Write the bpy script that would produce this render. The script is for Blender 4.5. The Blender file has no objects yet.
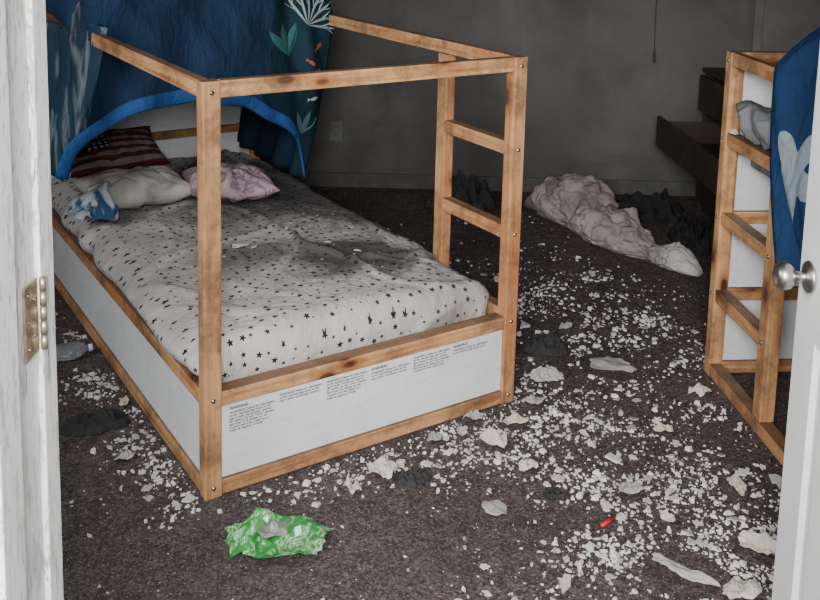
import bpy, bmesh, math, random
from mathutils import Vector, Matrix, noise
from mathutils.bvhtree import BVHTree
random.seed(7)
S=bpy.context.scene
COL=S.collection
pi=math.pi
# ------------------------------------------------------------------ camera
F,CX,CY,RO,PI_,H=968.647,421.061,52.028,.0265,.1464,1.6104
R0=Vector((1,0,0)); U0=Vector((0,math.sin(PI_),math.cos(PI_)))
R=R0*math.cos(RO)+U0*math.sin(RO); U=U0*math.cos(RO)-R0*math.sin(RO); B=R.cross(U)
cd=bpy.data.cameras.new('camera'); cam=bpy.data.objects.new('camera',cd); COL.objects.link(cam)
m=Matrix((R,U,B)).transposed().to_4x4(); m.translation=Vector((0,0,H)); cam.matrix_world=m
cd.sensor_fit='HORIZONTAL'; cd.sensor_width=36; cd.lens=F*36/820
cd.shift_x=(410-CX)/820; cd.shift_y=(CY-300)/820; cd.clip_start=.02
S.camera=cam
# ------------------------------------------------------------------ material helpers
def new_mat(name,rough=.7,spec=.3):
    m=bpy.data.materials.new(name); m.use_nodes=True
    nt=m.node_tree; b=nt.nodes['Principled BSDF']
    b.inputs['Roughness'].default_value=rough
    b.inputs['Specular IOR Level'].default_value=spec
    return m,nt,b
def nd(nt,t,**k):
    n=nt.nodes.new(t)
    for a,v in k.items(): setattr(n,a,v)
    return n
def coords(nt,scale=(1,1,1),kind='Object',rot=(0,0,0)):
    tc=nd(nt,'ShaderNodeTexCoord'); mp=nd(nt,'ShaderNodeMapping')
    mp.inputs['Scale'].default_value=scale; mp.inputs['Rotation'].default_value=rot
    nt.links.new(tc.outputs[kind],mp.inputs['Vector']); return mp.outputs['Vector']
def noise_t(nt,vec,scale,detail=4,rough=.55,dist=0):
    n=nd(nt,'ShaderNodeTexNoise'); n.inputs['Scale'].default_value=scale
    n.inputs['Detail'].default_value=detail; n.inputs['Roughness'].default_value=rough
    n.inputs['Distortion'].default_value=dist
    nt.links.new(vec,n.inputs['Vector']); return n.outputs['Fac']
def ramp(nt,fac,stops,interp='LINEAR'):
    r=nd(nt,'ShaderNodeValToRGB'); r.color_ramp.interpolation=interp
    e=r.color_ramp.elements
    while len(e)<len(stops): e.new(.5)
    for x,(p,c) in zip(e,stops):
        x.position=p; x.color=(*c,1) if len(c)==3 else c
    nt.links.new(fac,r.inputs['Fac']); return r.outputs['Color']
def g3(v): return (v,v,v)
def mix(nt,fac,a,b,mode='MIX'):
    n=nd(nt,'ShaderNodeMix',data_type='RGBA',blend_type=mode)
    for s,v in ((0,fac),(6,a),(7,b)):
        if isinstance(v,bpy.types.NodeSocket): nt.links.new(v,n.inputs[s])
        elif s==0: n.inputs[0].default_value=v
        else: n.inputs[s].default_value=(*v,1)
    return n.outputs[2]
def math_n(nt,op,a,b=None,c=None):
    n=nd(nt,'ShaderNodeMath',operation=op)
    for i,v in enumerate((a,b,c)):
        if v is None: continue
        if isinstance(v,bpy.types.NodeSocket): nt.links.new(v,n.inputs[i])
        else: n.inputs[i].default_value=v
    return n.outputs[0]
def bump(nt,b,h,strength=.3,dist=.01):
    n=nd(nt,'ShaderNodeBump'); n.inputs['Strength'].default_value=strength; n.inputs['Distance'].default_value=dist
    nt.links.new(h,n.inputs['Height']); nt.links.new(n.outputs['Normal'],b.inputs['Normal'])
def setc(nt,b,c):
    if isinstance(c,bpy.types.NodeSocket): nt.links.new(c,b.inputs['Base Color'])
    else: b.inputs['Base Color'].default_value=(*c,1)
def simple(name,c,rough=.7,var=.25,scale=12,bs=.2,bd=.004,spec=.3,metal=0,rnd=0):
    m,nt,b=new_mat(name,rough,spec); v=coords(nt)
    n=noise_t(nt,v,scale,5)
    lo=tuple(x*(1-var) for x in c); hi=tuple(min(1,x*(1+var)) for x in c)
    col=ramp(nt,n,[(.3,lo),(.7,hi)])
    if rnd:
        oi=nd(nt,'ShaderNodeObjectInfo'); col=mix(nt,math_n(nt,'MULTIPLY',oi.outputs['Random'],rnd),col,tuple(x*.45 for x in c))
    setc(nt,b,col); b.inputs['Metallic'].default_value=metal
    if bs: bump(nt,b,noise_t(nt,v,scale*4,4),bs,bd)
    return m
def wood(axis,name):
    m,nt,b=new_mat(name,.5,.35)
    oi=nd(nt,'ShaderNodeObjectInfo')
    def cc(sc):
        v=coords(nt,sc); a=nd(nt,'ShaderNodeVectorMath',operation='ADD'); nt.links.new(v,a.inputs[0])
        s=nd(nt,'ShaderNodeVectorMath',operation='SCALE'); s.inputs['Scale'].default_value=3.0; nt.links.new(oi.outputs['Location'],s.inputs[0]); nt.links.new(s.outputs[0],a.inputs[1]); return a.outputs[0]
    sc=[34]*3; sc[axis]=1.1
    n1=noise_t(nt,cc(sc),1.0,6,.62,1.1)
    sc2=[120]*3; sc2[axis]=4
    n2=noise_t(nt,cc(sc2),1.0,3)
    c=ramp(nt,n1,[(.30,(.29,.105,.034)),(.42,(.56,.27,.105)),(.55,(.74,.43,.20)),(.66,(.65,.335,.14)),(.78,(.36,.14,.05))])
    c=mix(nt,.28,c,ramp(nt,n2,[(.3,(.24,.09,.03)),(.7,(.82,.54,.29))]))
    sc3=[14]*3; sc3[axis]=.8
    c=mix(nt,ramp(nt,noise_t(nt,cc(sc3),1.0,4,.6,.6),[(.50,g3(0)),(.64,g3(.7))]),c,(.42,.15,.06))
    c=mix(nt,math_n(nt,'MULTIPLY',oi.outputs['Random'],.38),c,(.33,.15,.07))
    sk=[9]*3; sk[axis]=4.4
    vo=nd(nt,'ShaderNodeTexVoronoi'); vo.inputs['Scale'].default_value=1; nt.links.new(cc(sk),vo.inputs['Vector'])
    halo=ramp(nt,vo.outputs['Distance'],[(.12,g3(.8)),(.30,g3(0))]); c=mix(nt,halo,c,(.30,.10,.03))
    k=ramp(nt,vo.outputs['Distance'],[(.08,g3(1)),(.14,g3(0))]); c=mix(nt,k,c,(.07,.022,.01))
    d=ramp(nt,noise_t(nt,cc((1,1,1)),5,7,.78),[(.45,g3(0)),(.63,g3(.8))])
    c=mix(nt,d,c,(.11,.062,.038))
    ge=nd(nt,'ShaderNodeNewGeometry'); sx=nd(nt,'ShaderNodeSeparateXYZ'); nt.links.new(ge.outputs['Normal'],sx.inputs[0])
    up=math_n(nt,'MULTIPLY',math_n(nt,'GREATER_THAN',sx.outputs[2],.7),.68)
    c=mix(nt,up,c,(.07,.042,.03))
    setc(nt,b,c); bump(nt,b,n2,.12,.002); return m
WOOD=[wood(0,'pine_grain_x'),wood(1,'pine_grain_y'),wood(2,'pine_grain_z')]
def laminate():
    m,nt,b=new_mat('white_laminate',.35,.4); v=coords(nt)
    n=noise_t(nt,v,3.2,6,.65); n2=noise_t(nt,coords(nt,(1,1,5)),9,4)
    c=ramp(nt,n,[(.35,(.82,.83,.84)),(.75,(.64,.65,.66))])
    c=mix(nt,ramp(nt,n2,[(.55,g3(0)),(.8,g3(.4))]),c,(.40,.39,.38))
    setc(nt,b,c); return m
LAM=laminate()
def paint_white(name,chips=True):
    m,nt,b=new_mat(name,.45,.4); v=coords(nt)
    n=noise_t(nt,v,5,6,.65)
    c=ramp(nt,n,[(.35,(.84,.84,.84)),(.78,(.68,.68,.67))])
    if chips:
        w=noise_t(nt,coords(nt,(75,75,20)),1.0,7,.78,.4)
        k=ramp(nt,w,[(.56,g3(0)),(.58,g3(.75))]); c=mix(nt,k,c,(.46,.45,.425))
        w2=noise_t(nt,coords(nt,(150,150,11)),1.0,6,.7,.3)
        k2=ramp(nt,w2,[(.61,g3(0)),(.635,g3(.85))]); c=mix(nt,k2,c,(.15,.14,.13))
        gr=noise_t(nt,coords(nt,(20,20,3)),1.0,5,.7); c=mix(nt,ramp(nt,gr,[(.55,g3(0)),(.78,g3(.4))]),c,(.48,.47,.45))
        bump(nt,b,ramp(nt,w,[(.53,g3(1)),(.58,g3(0))]),.7,.003)
    setc(nt,b,c); return m
PAINT=paint_white('white_flaking_paint'); PAINT2=paint_white('white_door_paint',False)
METAL=simple('brushed_nickel',(.42,.40,.38),.36,.15,30,.05,.001,.5,1)
BRASS=simple('aged_brass',(.40,.32,.21),.40,.5,70,.2,.001,.5,.8)
def wallmat(name,k=1.0):
    m,nt,b=new_mat(name,.85,.15); v=coords(nt)
    n=noise_t(nt,v,.75,5,.55); n2=noise_t(nt,v,1.6,6,.64,.4)
    c=ramp(nt,n,[(.32,(.098*k,.094*k,.089*k)),(.66,(.170*k,.165*k,.158*k))])
    c=mix(nt,ramp(nt,n2,[(.46,g3(0)),(.72,g3(.6))]),c,(.055*k,.052*k,.049*k))
    st=noise_t(nt,coords(nt,(2.2,2.2,.45)),1.2,4,.55,.3)
    c=mix(nt,ramp(nt,st,[(.54,g3(0)),(.74,g3(.25))]),c,(.25*k,.245*k,.235*k))
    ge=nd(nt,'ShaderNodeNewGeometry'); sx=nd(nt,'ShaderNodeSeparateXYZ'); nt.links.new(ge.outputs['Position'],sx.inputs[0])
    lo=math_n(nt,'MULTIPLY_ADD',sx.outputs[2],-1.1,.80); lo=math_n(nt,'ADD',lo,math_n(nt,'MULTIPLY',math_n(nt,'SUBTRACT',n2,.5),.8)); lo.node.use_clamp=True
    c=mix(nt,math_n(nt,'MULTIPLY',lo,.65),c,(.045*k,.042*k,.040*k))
    setc(nt,b,c); bump(nt,b,noise_t(nt,v,60,4),.12,.002); return m
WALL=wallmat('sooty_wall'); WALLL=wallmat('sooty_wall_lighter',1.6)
def carpet():
    m,nt,b=new_mat('dark_carpet',.97,.03); v=coords(nt)
    n=noise_t(nt,v,95,5,.75); n2=noise_t(nt,v,2.2,6,.7); n4=noise_t(nt,v,30,5,.65)
    c=ramp(nt,n,[(.34,(.038,.029,.028)),(.5,(.115,.091,.087)),(.68,(.25,.205,.198))])
    c=mix(nt,ramp(nt,n4,[(.40,g3(.55)),(.60,g3(0))]),c,(.040,.031,.030))
    c=mix(nt,ramp(nt,n2,[(.42,g3(0)),(.70,g3(.5))]),c,(.048,.038,.037))
    n5=noise_t(nt,v,5,6,.7); c=mix(nt,ramp(nt,n5,[(.55,g3(0)),(.78,g3(.25))]),c,(.26,.235,.228))
    sp=noise_t(nt,v,210,2,.5)
    c=mix(nt,ramp(nt,sp,[(.62,g3(0)),(.68,g3(.6))]),c,(.40,.37,.36))
    setc(nt,b,c)
    h=math_n(nt,'ADD',n,math_n(nt,'MULTIPLY',n4,.8)); bump(nt,b,h,.9,.011); return m
CARPET=carpet()
# ------------------------------------------------------------------ object helpers
def link(o,parent=None,label=None,cat=None,kind=None,group=None):
    COL.objects.link(o)
    if parent: o.parent=parent
    if label: o['label']=label
    if cat: o['category']=cat
    if kind: o['kind']=kind
    if group: o['group']=group
    return o
def mesh_obj(name,verts,faces,mats,parent=None,smooth=False,loc=(0,0,0),rot=(0,0,0),**k):
    me=bpy.data.meshes.new(name); me.from_pydata([tuple(v) for v in verts],[],faces); me.update()
    for mt in (mats if isinstance(mats,(list,tuple)) else [mats]): me.materials.append(mt)
    if smooth:
        for p in me.polygons: p.use_smooth=True
    o=bpy.data.objects.new(name,me); o.location=loc; o.rotation_euler=rot
    return link(o,parent,**k)
def bm_obj(name,bm,mats,parent=None,smooth=False,loc=(0,0,0),rot=(0,0,0),**k):
    me=bpy.data.meshes.new(name); bm.to_mesh(me); bm.free()
    for mt in (mats if isinstance(mats,(list,tuple)) else [mats]): me.materials.append(mt)
    if smooth:
        for p in me.polygons: p.use_smooth=True
    o=bpy.data.objects.new(name,me); o.location=loc; o.rotation_euler=rot
    return link(o,parent,**k)
def box(name,x0,x1,y0,y1,z0,z1,mat,parent=None,bev=.003,**k):
    bm=bmesh.new(); bmesh.ops.create_cube(bm,size=1)
    bmesh.ops.scale(bm,vec=(x1-x0,y1-y0,z1-z0),verts=bm.verts)
    if bev: bmesh.ops.bevel(bm,geom=bm.edges[:],offset=bev,segments=2,affect='EDGES',profile=.6)
    return bm_obj(name,bm,mat,parent,loc=((x0+x1)/2,(y0+y1)/2,(z0+z1)/2),**k)
def board(name,x0,x1,y0,y1,z0,z1,parent,bev=.004,**k):
    L=[x1-x0,y1-y0,z1-z0]; return box(name,x0,x1,y0,y1,z0,z1,WOOD[L.index(max(L))],parent,bev,**k)
def cyl(name,r,h,axis,loc,mat,parent=None,seg=20,**k):
    bm=bmesh.new(); bmesh.ops.create_cone(bm,cap_ends=True,segments=seg,radius1=r,radius2=r,depth=h)
    bmesh.ops.bevel(bm,geom=[e for e in bm.edges if len(e.link_faces)==2 and any(len(f.verts)>4 for f in e.link_faces)],offset=min(r,h)*.25,segments=2,affect='EDGES')
    if axis=='x': bmesh.ops.rotate(bm,verts=bm.verts,matrix=Matrix.Rotation(pi/2,3,'Y'))
    if axis=='y': bmesh.ops.rotate(bm,verts=bm.verts,matrix=Matrix.Rotation(pi/2,3,'X'))
    return bm_obj(name,bm,mat,parent,True,loc,**k)
def lathe(name,prof,axis,loc,mat,parent=None,seg=28,**k):
    vs=[];fs=[]
    for (r,h) in prof:
        for i in range(seg):
            a=2*pi*i/seg; p=(r*math.cos(a),r*math.sin(a),h)
            if axis=='x': p=(p[2],p[0],p[1])
            if axis=='y': p=(p[0],p[2],p[1])
            vs.append(p)
    n=len(prof)
    for j in range(n-1):
        for i in range(seg):
            i2=(i+1)%seg; fs.append((j*seg+i,j*seg+i2,(j+1)*seg+i2,(j+1)*seg+i))
    return mesh_obj(name,vs,fs,mat,parent,True,loc,**k)
def empty(name,loc,rz,label,cat,**k):
    o=bpy.data.objects.new(name,None); o.location=loc; o.rotation_euler=(0,0,rz); o.empty_display_size=.1
    return link(o,None,label,cat,**k)
def grid_obj(name,nu,nv,fn,mats,parent=None,smooth=True,matfn=None,uvfn=None,thick=0,**k):
    vs=[fn(i/nu,j/nv) for j in range(nv+1) for i in range(nu+1)]
    fs=[(j*(nu+1)+i,j*(nu+1)+i+1,(j+1)*(nu+1)+i+1,(j+1)*(nu+1)+i) for j in range(nv) for i in range(nu)]
    o=mesh_obj(name,vs,fs,mats,parent,smooth,**k); me=o.data
    if matfn:
        for n,p in enumerate(me.polygons): p.material_index=matfn((n%nu+.5)/nu,(n//nu+.5)/nv)
    if uvfn:
        uv=me.uv_layers.new(name='UVMap')
        for l in me.loops:
            i=l.vertex_index%(nu+1); j=l.vertex_index//(nu+1); uv.data[l.index].uv=uvfn(i/nu,j/nv)
    if thick:
        md=o.modifiers.new('thick','SOLIDIFY'); md.thickness=thick; md.offset=0
    return o
def fbm(p,sc,seed=0,o=4): return noise.fractal(Vector(p)*sc+Vector((seed*13.7,seed*7.1,seed*3.3)),.8,2.1,o)
# ------------------------------------------------------------------ room shell
def st(name,*a,mat=WALL,bev=0): return box(name,*a,mat,None,bev,kind='structure')
XL,XR,YN,YB,ZC=-2.4,2.3,1.1,5.47,2.45
st('floor',-2.6,2.5,-1.6,5.6,-.1,0,mat=CARPET)
st('ceiling',XL-.1,XR+.1,YN-.12,YB+.12,ZC,ZC+.1)
st('wall_back',XL-.1,XR+.1,YB,YB+.12,0,ZC)
st('wall_left',XL-.12,XL,YN-.12,YB,0,ZC)
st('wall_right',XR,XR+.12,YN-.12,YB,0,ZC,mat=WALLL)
JL,JR=-.431,.80
st('wall_near',XL,JL-.02,YN-.115,YN-.005,0,ZC)
st('wall_near.001',JR+.02,XR,YN-.115,YN-.005,0,ZC)
st('wall_near.002',JL-.02,JR+.02,YN-.115,YN-.005,2.08,ZC)
st('baseboard_back',XL,XR,YB-.014,YB,0,.085,mat=simple('sooty_baseboard',(.075,.073,.070)),bev=.003)
st('baseboard_left',XL,XL+.014,YN,YB-.014,0,.085,mat=WALL)
st('baseboard_right',XR-.014,XR,YN,YB-.014,0,.085,mat=WALLL)
st('trim_1',1.88,1.93,YB-.02,YB,0.085,2.1,mat=WALLL,bev=.003)
st('door_1',1.932,2.28,YB-.012,YB,0.085,2.05,mat=WALLL,bev=.003)
def jamb(n,*a): return st(n,*a,mat=PAINT,bev=.0025)
jamb('trim_2',JL-.02,JL-.006,.955,1.062,0,2.08)
jamb('trim_3',JL-.02,JL,1.064,1.105,0,2.08)
jamb('trim_4',JL-.0058,JL+.006,.93,.985,0,2.07)
jamb('trim_5',JL-.10,JL-.004,.905,.928,0,2.13)
jamb('trim_6',JR-.0,JR+.02,.955,1.105,0,2.08)
jamb('trim_7',JL,JR,.955,1.105,2.05,2.08)
# ------------------------------------------------------------------ hinge left on the jamb
hz=1.137; hg=empty('door_hinge',(JL-.0055,1.047,hz),0,'aged brass butt hinge screwed to the white door jamb','hinge')
box('hinge_leaf',0,.003,-.023,.0125,-.044,.044,BRASS,hg,.001)
for k in range(5):
    z=-.0352+k*.0176; cyl('knuckle',.0038,.0170,'z',(.0080,.0155,z),BRASS,hg,16)
for (yy,zz) in ((-.013,.032),(.003,.022),(-.013,.0),(.003,-.022),(-.013,-.032)):
    cyl('screw',.003,.0012,'x',(.0033,yy,zz),METAL,hg,12,label='small steel screw head')
# ------------------------------------------------------------------ open white door
ang=math.atan2(1.9-1.12,.786-.745)
dr=empty('panelled_door',(.747,1.12,0.012),ang,'open white panelled interior door with round metal knob','door')
L=math.hypot(.041,.78)
def leaf():
    bm=bmesh.new()
    x=[0,.11,L/2-.05,L/2+.05,L-.11,L]; z=[0,.22,.78,.90,1.62,1.74,1.9,2.03]
    panels=[(1,1),(3,1),(1,3),(3,3),(1,5),(3,5)]
    for side,yy in ((1,.0),(-1,-.036)):
        for i in range(5):
            for j in range(7):
                a=[(x[i],z[j]),(x[i+1],z[j]),(x[i+1],z[j+1]),(x[i],z[j+1])]
                if (i,j) in panels:
                    rings=[(0,0),(.012,.009),(.03,.009),(.05,.002)]
                    pr=[]
                    for ins,dep in rings:
                        q=[(a[0][0]+ins,a[0][1]+ins),(a[1][0]-ins,a[1][1]+ins),(a[2][0]-ins,a[2][1]-ins),(a[3][0]+ins,a[3][1]-ins)]
                        pr.append([bm.verts.new((p[0],yy-side*dep,p[1])) for p in q])
                    for r in range(3):
                        for c in range(4): bm.faces.new((pr[r][c],pr[r][(c+1)%4],pr[r+1][(c+1)%4],pr[r+1][c]))
                    bm.faces.new(pr[-1])
                else: bm.faces.new([bm.verts.new((p[0],yy,p[1])) for p in a])
    zt=z[-1]
    for q in ([(0,0,0),(0,-.036,0),(0,-.036,zt),(0,0,zt)],[(L,0,0),(L,-.036,0),(L,-.036,zt),(L,0,zt)],[(0,0,0),(L,0,0),(L,-.036,0),(0,-.036,0)],[(0,0,zt),(L,0,zt),(L,-.036,zt),(0,-.036,zt)]):
        bm.faces.new([bm.verts.new(p) for p in q])
    bmesh.ops.remove_doubles(bm,verts=bm.verts,dist=1e-5); bmesh.ops.recalc_face_normals(bm,faces=bm.faces)
    return bm
bm_obj('door_leaf',leaf(),PAINT2,dr)
kz=.897
lathe('door_knob',[(0,.0),(.032,.0),(.033,.004),(.03,.009),(.013,.012),(.0105,.018),(.0105,.03),(.016,.034),(.025,.042),(.0285,.052),(.0275,.061),(.022,.068),(.012,.072),(0,.073)],'y',(L-.062,.0,kz),METAL,dr,label='round brushed nickel knob')
box('latch_plate',L-.0005,L+.0015,-.03,-.006,kz-.03,kz+.03,METAL,dr,.0005)
# ------------------------------------------------------------------ bed frame
def bolt(parent,loc,axis):
    return cyl('bolt',.0062,.004,axis,loc,METAL,parent,14,label='small steel bolt head')
def bolts_on(post,pts,axis):
    for p in pts: bolt(post,(Vector(p)-post.location),axis)
TH=.5854; W=1.072; LEN=2.09; HT=1.16
bed=empty('bed',(-.555,2.427,0),TH,'pine four-post child bed frame with white panels and ladder','bed')
pw,pd=.05,.044
A=board('corner_post',0,pw,0,pd,0,HT,bed)
Bp=board('corner_post',W-pw,W,0,pd,0,HT,bed)
board('corner_post',0,pw,LEN-pd,LEN,0,HT,bed); board('corner_post',W-pw,W,LEN-pd,LEN,0,HT,bed)
C=board('ladder_post',W-.038,W,.39,.445,0,HT-.047,bed)
bolts_on(A,[(.025,-.001,HT-.03),(.025,-.001,.285),(.025,-.001,.03)],'y')
bolts_on(Bp,[(W-.025,-.001,HT-.03),(W-.025,-.001,.285),(W-.025,-.001,.03),(W-.025,-.001,.86),(W-.025,-.001,.58)],'y')
g=.001
board('top_rail',pw+g,W-pw-g,.004,.034,HT-.046,HT,bed)
board('top_rail',pw+g,W-pw-g,LEN-.034,LEN-.004,HT-.046,HT,bed)
board('top_rail',0.002,.034,pd+g,LEN-pd-g,HT-.046,HT,bed)
board('top_rail',W-.034,W-.002,pd+g,LEN-pd-g,HT-.046+g,HT,bed)
for z in (.30,.58,.86): board('ladder_rung',W-.044,W-.004,pd+g,.389,z-.022,z+.022,bed)
def frame_base(bed,W,LEN,pw,pd,y0=0,zlo=.0,zhi=(.262,.305)):
    for (ya,yb) in ((y0+.002,y0+.034),(y0+LEN-.034,y0+LEN-.002)):
        board('lower_rail',pw+g,W-pw-g,ya,yb,zlo+.004,zlo+.048,bed)
        board('bed_rail',pw+g,W-pw-g,ya,yb+(.016 if ya<y0+.5 else 0),zhi[0],zhi[1],bed)
        box('side_panel',pw+g,W-pw-g,(ya+yb)/2-.007,(ya+yb)/2+.007,zlo+.049,zhi[0]-g,LAM,bed,.001,label='white laminated panel')
    for (xa,xb) in ((.002,.034),(W-.034,W-.002)):
        segs=[(y0+pd+g,.389),(.447,y0+LEN-pd-g)] if xa>.5 else [(y0+pd+g,y0+LEN-pd-g)]
        for (s0,s1) in segs:
            board('lower_rail',xa,xb,s0,s1,zlo+.004,zlo+.048,bed)
            board('bed_rail',xa,xb,s0,s1,zhi[0],zhi[1] if xa<.5 else zhi[1]-.028,bed)
            box('side_panel',(xa+xb)/2-.007,(xa+xb)/2+.007,s0,s1,zlo+.049,zhi[0]-g,LAM,bed,.001)
frame_base(bed,W,LEN,pw,pd)
for i in range(12):
    y=.10+i*.165; board('bed_slat',.036,W-.036,y,y+.07,.222,.240,bed,.002)
board('headboard_rail',pw+g,W-pw-g,LEN-.034,LEN-.004,.50,.54,bed)
box('headboard_panel',pw+g,W-pw-g,LEN-.026,LEN-.012,.306,.499,LAM,bed,.001,label='white laminated headboard panel')
box('headboard_panel',pw+g,W-pw-g,LEN-.026,LEN-.012,.541,.90,LAM,bed,.001,label='white laminated headboard panel')
INK,_n,_b=new_mat('grey_print_ink',.6,.2); setc(_n,_b,(.06,.06,.06))
def text_mesh(name,body,size,loc,parent,bold=0):
    cu=bpy.data.curves.new(name,'FONT'); cu.body=body; cu.size=size; cu.offset=bold; cu.space_line=.95
    t=bpy.data.objects.new(name,cu); COL.objects.link(t)
    dg=bpy.context.evaluated_depsgraph_get(); me=bpy.data.meshes.new_from_object(t.evaluated_get(dg))
    COL.objects.unlink(t); bpy.data.objects.remove(t)
    me.materials.clear(); me.materials.append(INK)
    o=bpy.data.objects.new(name,me); o.location=loc; o.rotation_euler=(pi/2,0,0)
    return link(o,parent)
para=["WARNING! Follow the information","on the warnings appearing on the","upper bunk end structure and on","the carton. Do not remove warning","label from bed. Always use the","recommended size mattress or","mattress support, or both."]
yf=.018-.0078
def block(u,z,n,head=None,size=.0092):
    if head: text_mesh('printed_notice',head,size*1.25,(u,yf,z),bed,.0005); z-=.012
    text_mesh('printed_notice',"\n".join(para[:n]),size,(u,yf,z),bed,.0003)
for u,n,hd in ((.075,7,'WARNING'),(.225,3,None),(.375,7,None),(.525,3,'WARNING'),(.675,6,None),(.825,2,'WARNING')): block(u,.241,n,hd)
# ------------------------------------------------------------------ mattress with star sheet
def star_sheet():
    m,nt,b=new_mat('star_print_sheet',.85,.15)
    uvv=coords(nt,(1,1,1),'UV')
    vo=nd(nt,'ShaderNodeTexVoronoi',voronoi_dimensions='2D'); vo.inputs['Scale'].default_value=24.5; vo.inputs['Randomness'].default_value=.72
    nt.links.new(uvv,vo.inputs['Vector'])
    sub=nd(nt,'ShaderNodeVectorMath',operation='SUBTRACT'); nt.links.new(uvv,sub.inputs[0]); nt.links.new(vo.outputs['Position'],sub.inputs[1])
    sx=nd(nt,'ShaderNodeSeparateXYZ'); nt.links.new(sub.outputs[0],sx.inputs[0])
    cs=nd(nt,'ShaderNodeSeparateColor'); nt.links.new(vo.outputs['Color'],cs.inputs[0])
    an=math_n(nt,'ARCTAN2',sx.outputs[1],sx.outputs[0]); an=math_n(nt,'ADD',an,math_n(nt,'MULTIPLY',cs.outputs[1],6.28))
    an=math_n(nt,'ADD',an,20*2*pi/5)
    md=math_n(nt,'MODULO',an,2*pi/5); ab=math_n(nt,'ABSOLUTE',math_n(nt,'SUBTRACT',md,pi/5)); fr=math_n(nt,'DIVIDE',ab,pi/5)
    r=math_n(nt,'SQRT',math_n(nt,'ADD',math_n(nt,'MULTIPLY',sx.outputs[0],sx.outputs[0]),math_n(nt,'MULTIPLY',sx.outputs[1],sx.outputs[1])))
    size=math_n(nt,'MULTIPLY_ADD',cs.outputs[0],.0076,.0036)
    rr=math_n(nt,'MULTIPLY',size,math_n(nt,'MULTIPLY_ADD',fr,.62,.42))
    isstar=math_n(nt,'LESS_THAN',r,rr)
    v=coords(nt,(1,1,1),'UV')
    n=noise_t(nt,v,1.9,6,.62,.5); n2=noise_t(nt,v,4.5,7,.74,.8)
    cloth=ramp(nt,n,[(.28,(.64,.615,.585)),(.46,(.52,.495,.465)),(.60,(.36,.335,.315)),(.76,(.22,.203,.19))])
    sp=nd(nt,'ShaderNodeSeparateXYZ'); nt.links.new(v,sp.inputs[0])
    def blob(cx,cy,rx,ry,gain,cl,nz=1.8):
        a=math_n(nt,'DIVIDE',math_n(nt,'SUBTRACT',sp.outputs[0],cx),rx); c=math_n(nt,'DIVIDE',math_n(nt,'SUBTRACT',sp.outputs[1],cy),ry)
        d=math_n(nt,'SQRT',math_n(nt,'ADD',math_n(nt,'MULTIPLY',a,a),math_n(nt,'MULTIPLY',c,c)))
        e=math_n(nt,'ADD',math_n(nt,'SUBTRACT',1.0,d),math_n(nt,'MULTIPLY',math_n(nt,'SUBTRACT',n2,.45),nz))
        q=math_n(nt,'MULTIPLY',e,gain); q.node.use_clamp=True; q=math_n(nt,'MULTIPLY',q,cl); return q
    c=mix(nt,blob(.55,.80,.75,.72,1.0,.62),cloth,(.18,.167,.158))
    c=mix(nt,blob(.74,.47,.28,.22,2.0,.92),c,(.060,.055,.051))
    c=mix(nt,blob(.48,.62,.24,.15,1.5,.7),c,(.115,.106,.098))
    c=mix(nt,blob(.80,1.42,.60,.66,1.6,.93),c,(.075,.072,.072))  # tent shadow over the head end, painted into the sheet colour
    c=mix(nt,blob(.98,.85,.16,.60,1.4,.85),c,(.10,.093,.088))
    c=mix(nt,isstar,c,(.020,.020,.024))
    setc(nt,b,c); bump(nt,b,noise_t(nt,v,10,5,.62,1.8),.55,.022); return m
SHEET=star_sheet()
mu0,mu1,mv0,mv1=.042,1.012,.072,2.0; zt=.402
def sheet(a,b_):
    e=.2
    s=mu0-e+(mu1-mu0+2*e)*a; t=mv0-e+(mv1-mv0+2*e)*b_
    x=min(max(s,mu0+.06),mu1-.06); y=min(max(t,mv0+.06),mv1-.06); dx,dy=s-x,t-y; d=math.hypot(dx,dy)
    r=.06; ox=oy=0; z=zt
    if d>1e-9:
        k=d/r
        if k<pi/2: o=r*math.sin(k); z=zt-r*(1-math.cos(k))
        else: o=r; z=zt-r-(d-r*pi/2)
        ox,oy=dx/d*o,dy/d*o
    z=max(z,.245)
    q=min(1,max(0,(zt-z)/.14))
    if d>0:
        bulge=.014*math.sin(q*pi)
        if dx<0:
            slack=.5+.5*math.sin(t*2.6+.4)
            bulge+=abs(dx)/d*(.042*math.sin(min(1,q*1.25)*pi)*(.4+.6*slack)+.008*math.sin(t*15+2.5*math.sin(t*5)+q*2))
            if z<.31: bulge-=abs(dx)/d*.022
        elif dy<0: bulge+=abs(dy)/d*(.007*math.sin(s*19+2*math.sin(s*7)))*math.sin(q*pi)
        ox+=dx/d*bulge; oy+=dy/d*bulge
    def ridge(x_,wd): x_=abs(math.sin(x_)); k_=max(0,1-x_*wd); return k_*k_*(3-2*k_)
    am=max(0,fbm((s,t,0),1.3,21,2)+.50)
    cre=ridge((s*1.5+t*.7)*4.6+2.6*fbm((s,t,0),1.3,3,2),3.2)*.016*am
    cre+=ridge((s*.5-t*1.2)*5.2+2.8*fbm((s,t,0),1.1,8,2),3.6)*.014*am
    cre+=ridge((s*2.2-t*.3)*4.0+3*fbm((s,t,0),1.4,14,2),4.5)*.010*am
    wr=.012*fbm((s,t,0),2.1,1,3)+cre
    dome=.024*math.sin(pi*min(1,max(0,(s-mu0)/(mu1-mu0))))
    zz=z+(wr+dome if d<.06 else wr*.5)
    if d>0: ox+=dx/d*wr*.7; oy+=dy/d*wr*.7
    if z<=.2451: zz=.245
    return (x+ox,y+oy,zz)
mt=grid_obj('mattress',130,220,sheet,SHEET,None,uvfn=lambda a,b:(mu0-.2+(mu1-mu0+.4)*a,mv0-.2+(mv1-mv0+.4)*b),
   label='soft mattress under sooty white star-print fitted sheet',cat='mattress',loc=(-.555,2.427,0),rot=(0,0,TH))
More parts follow.
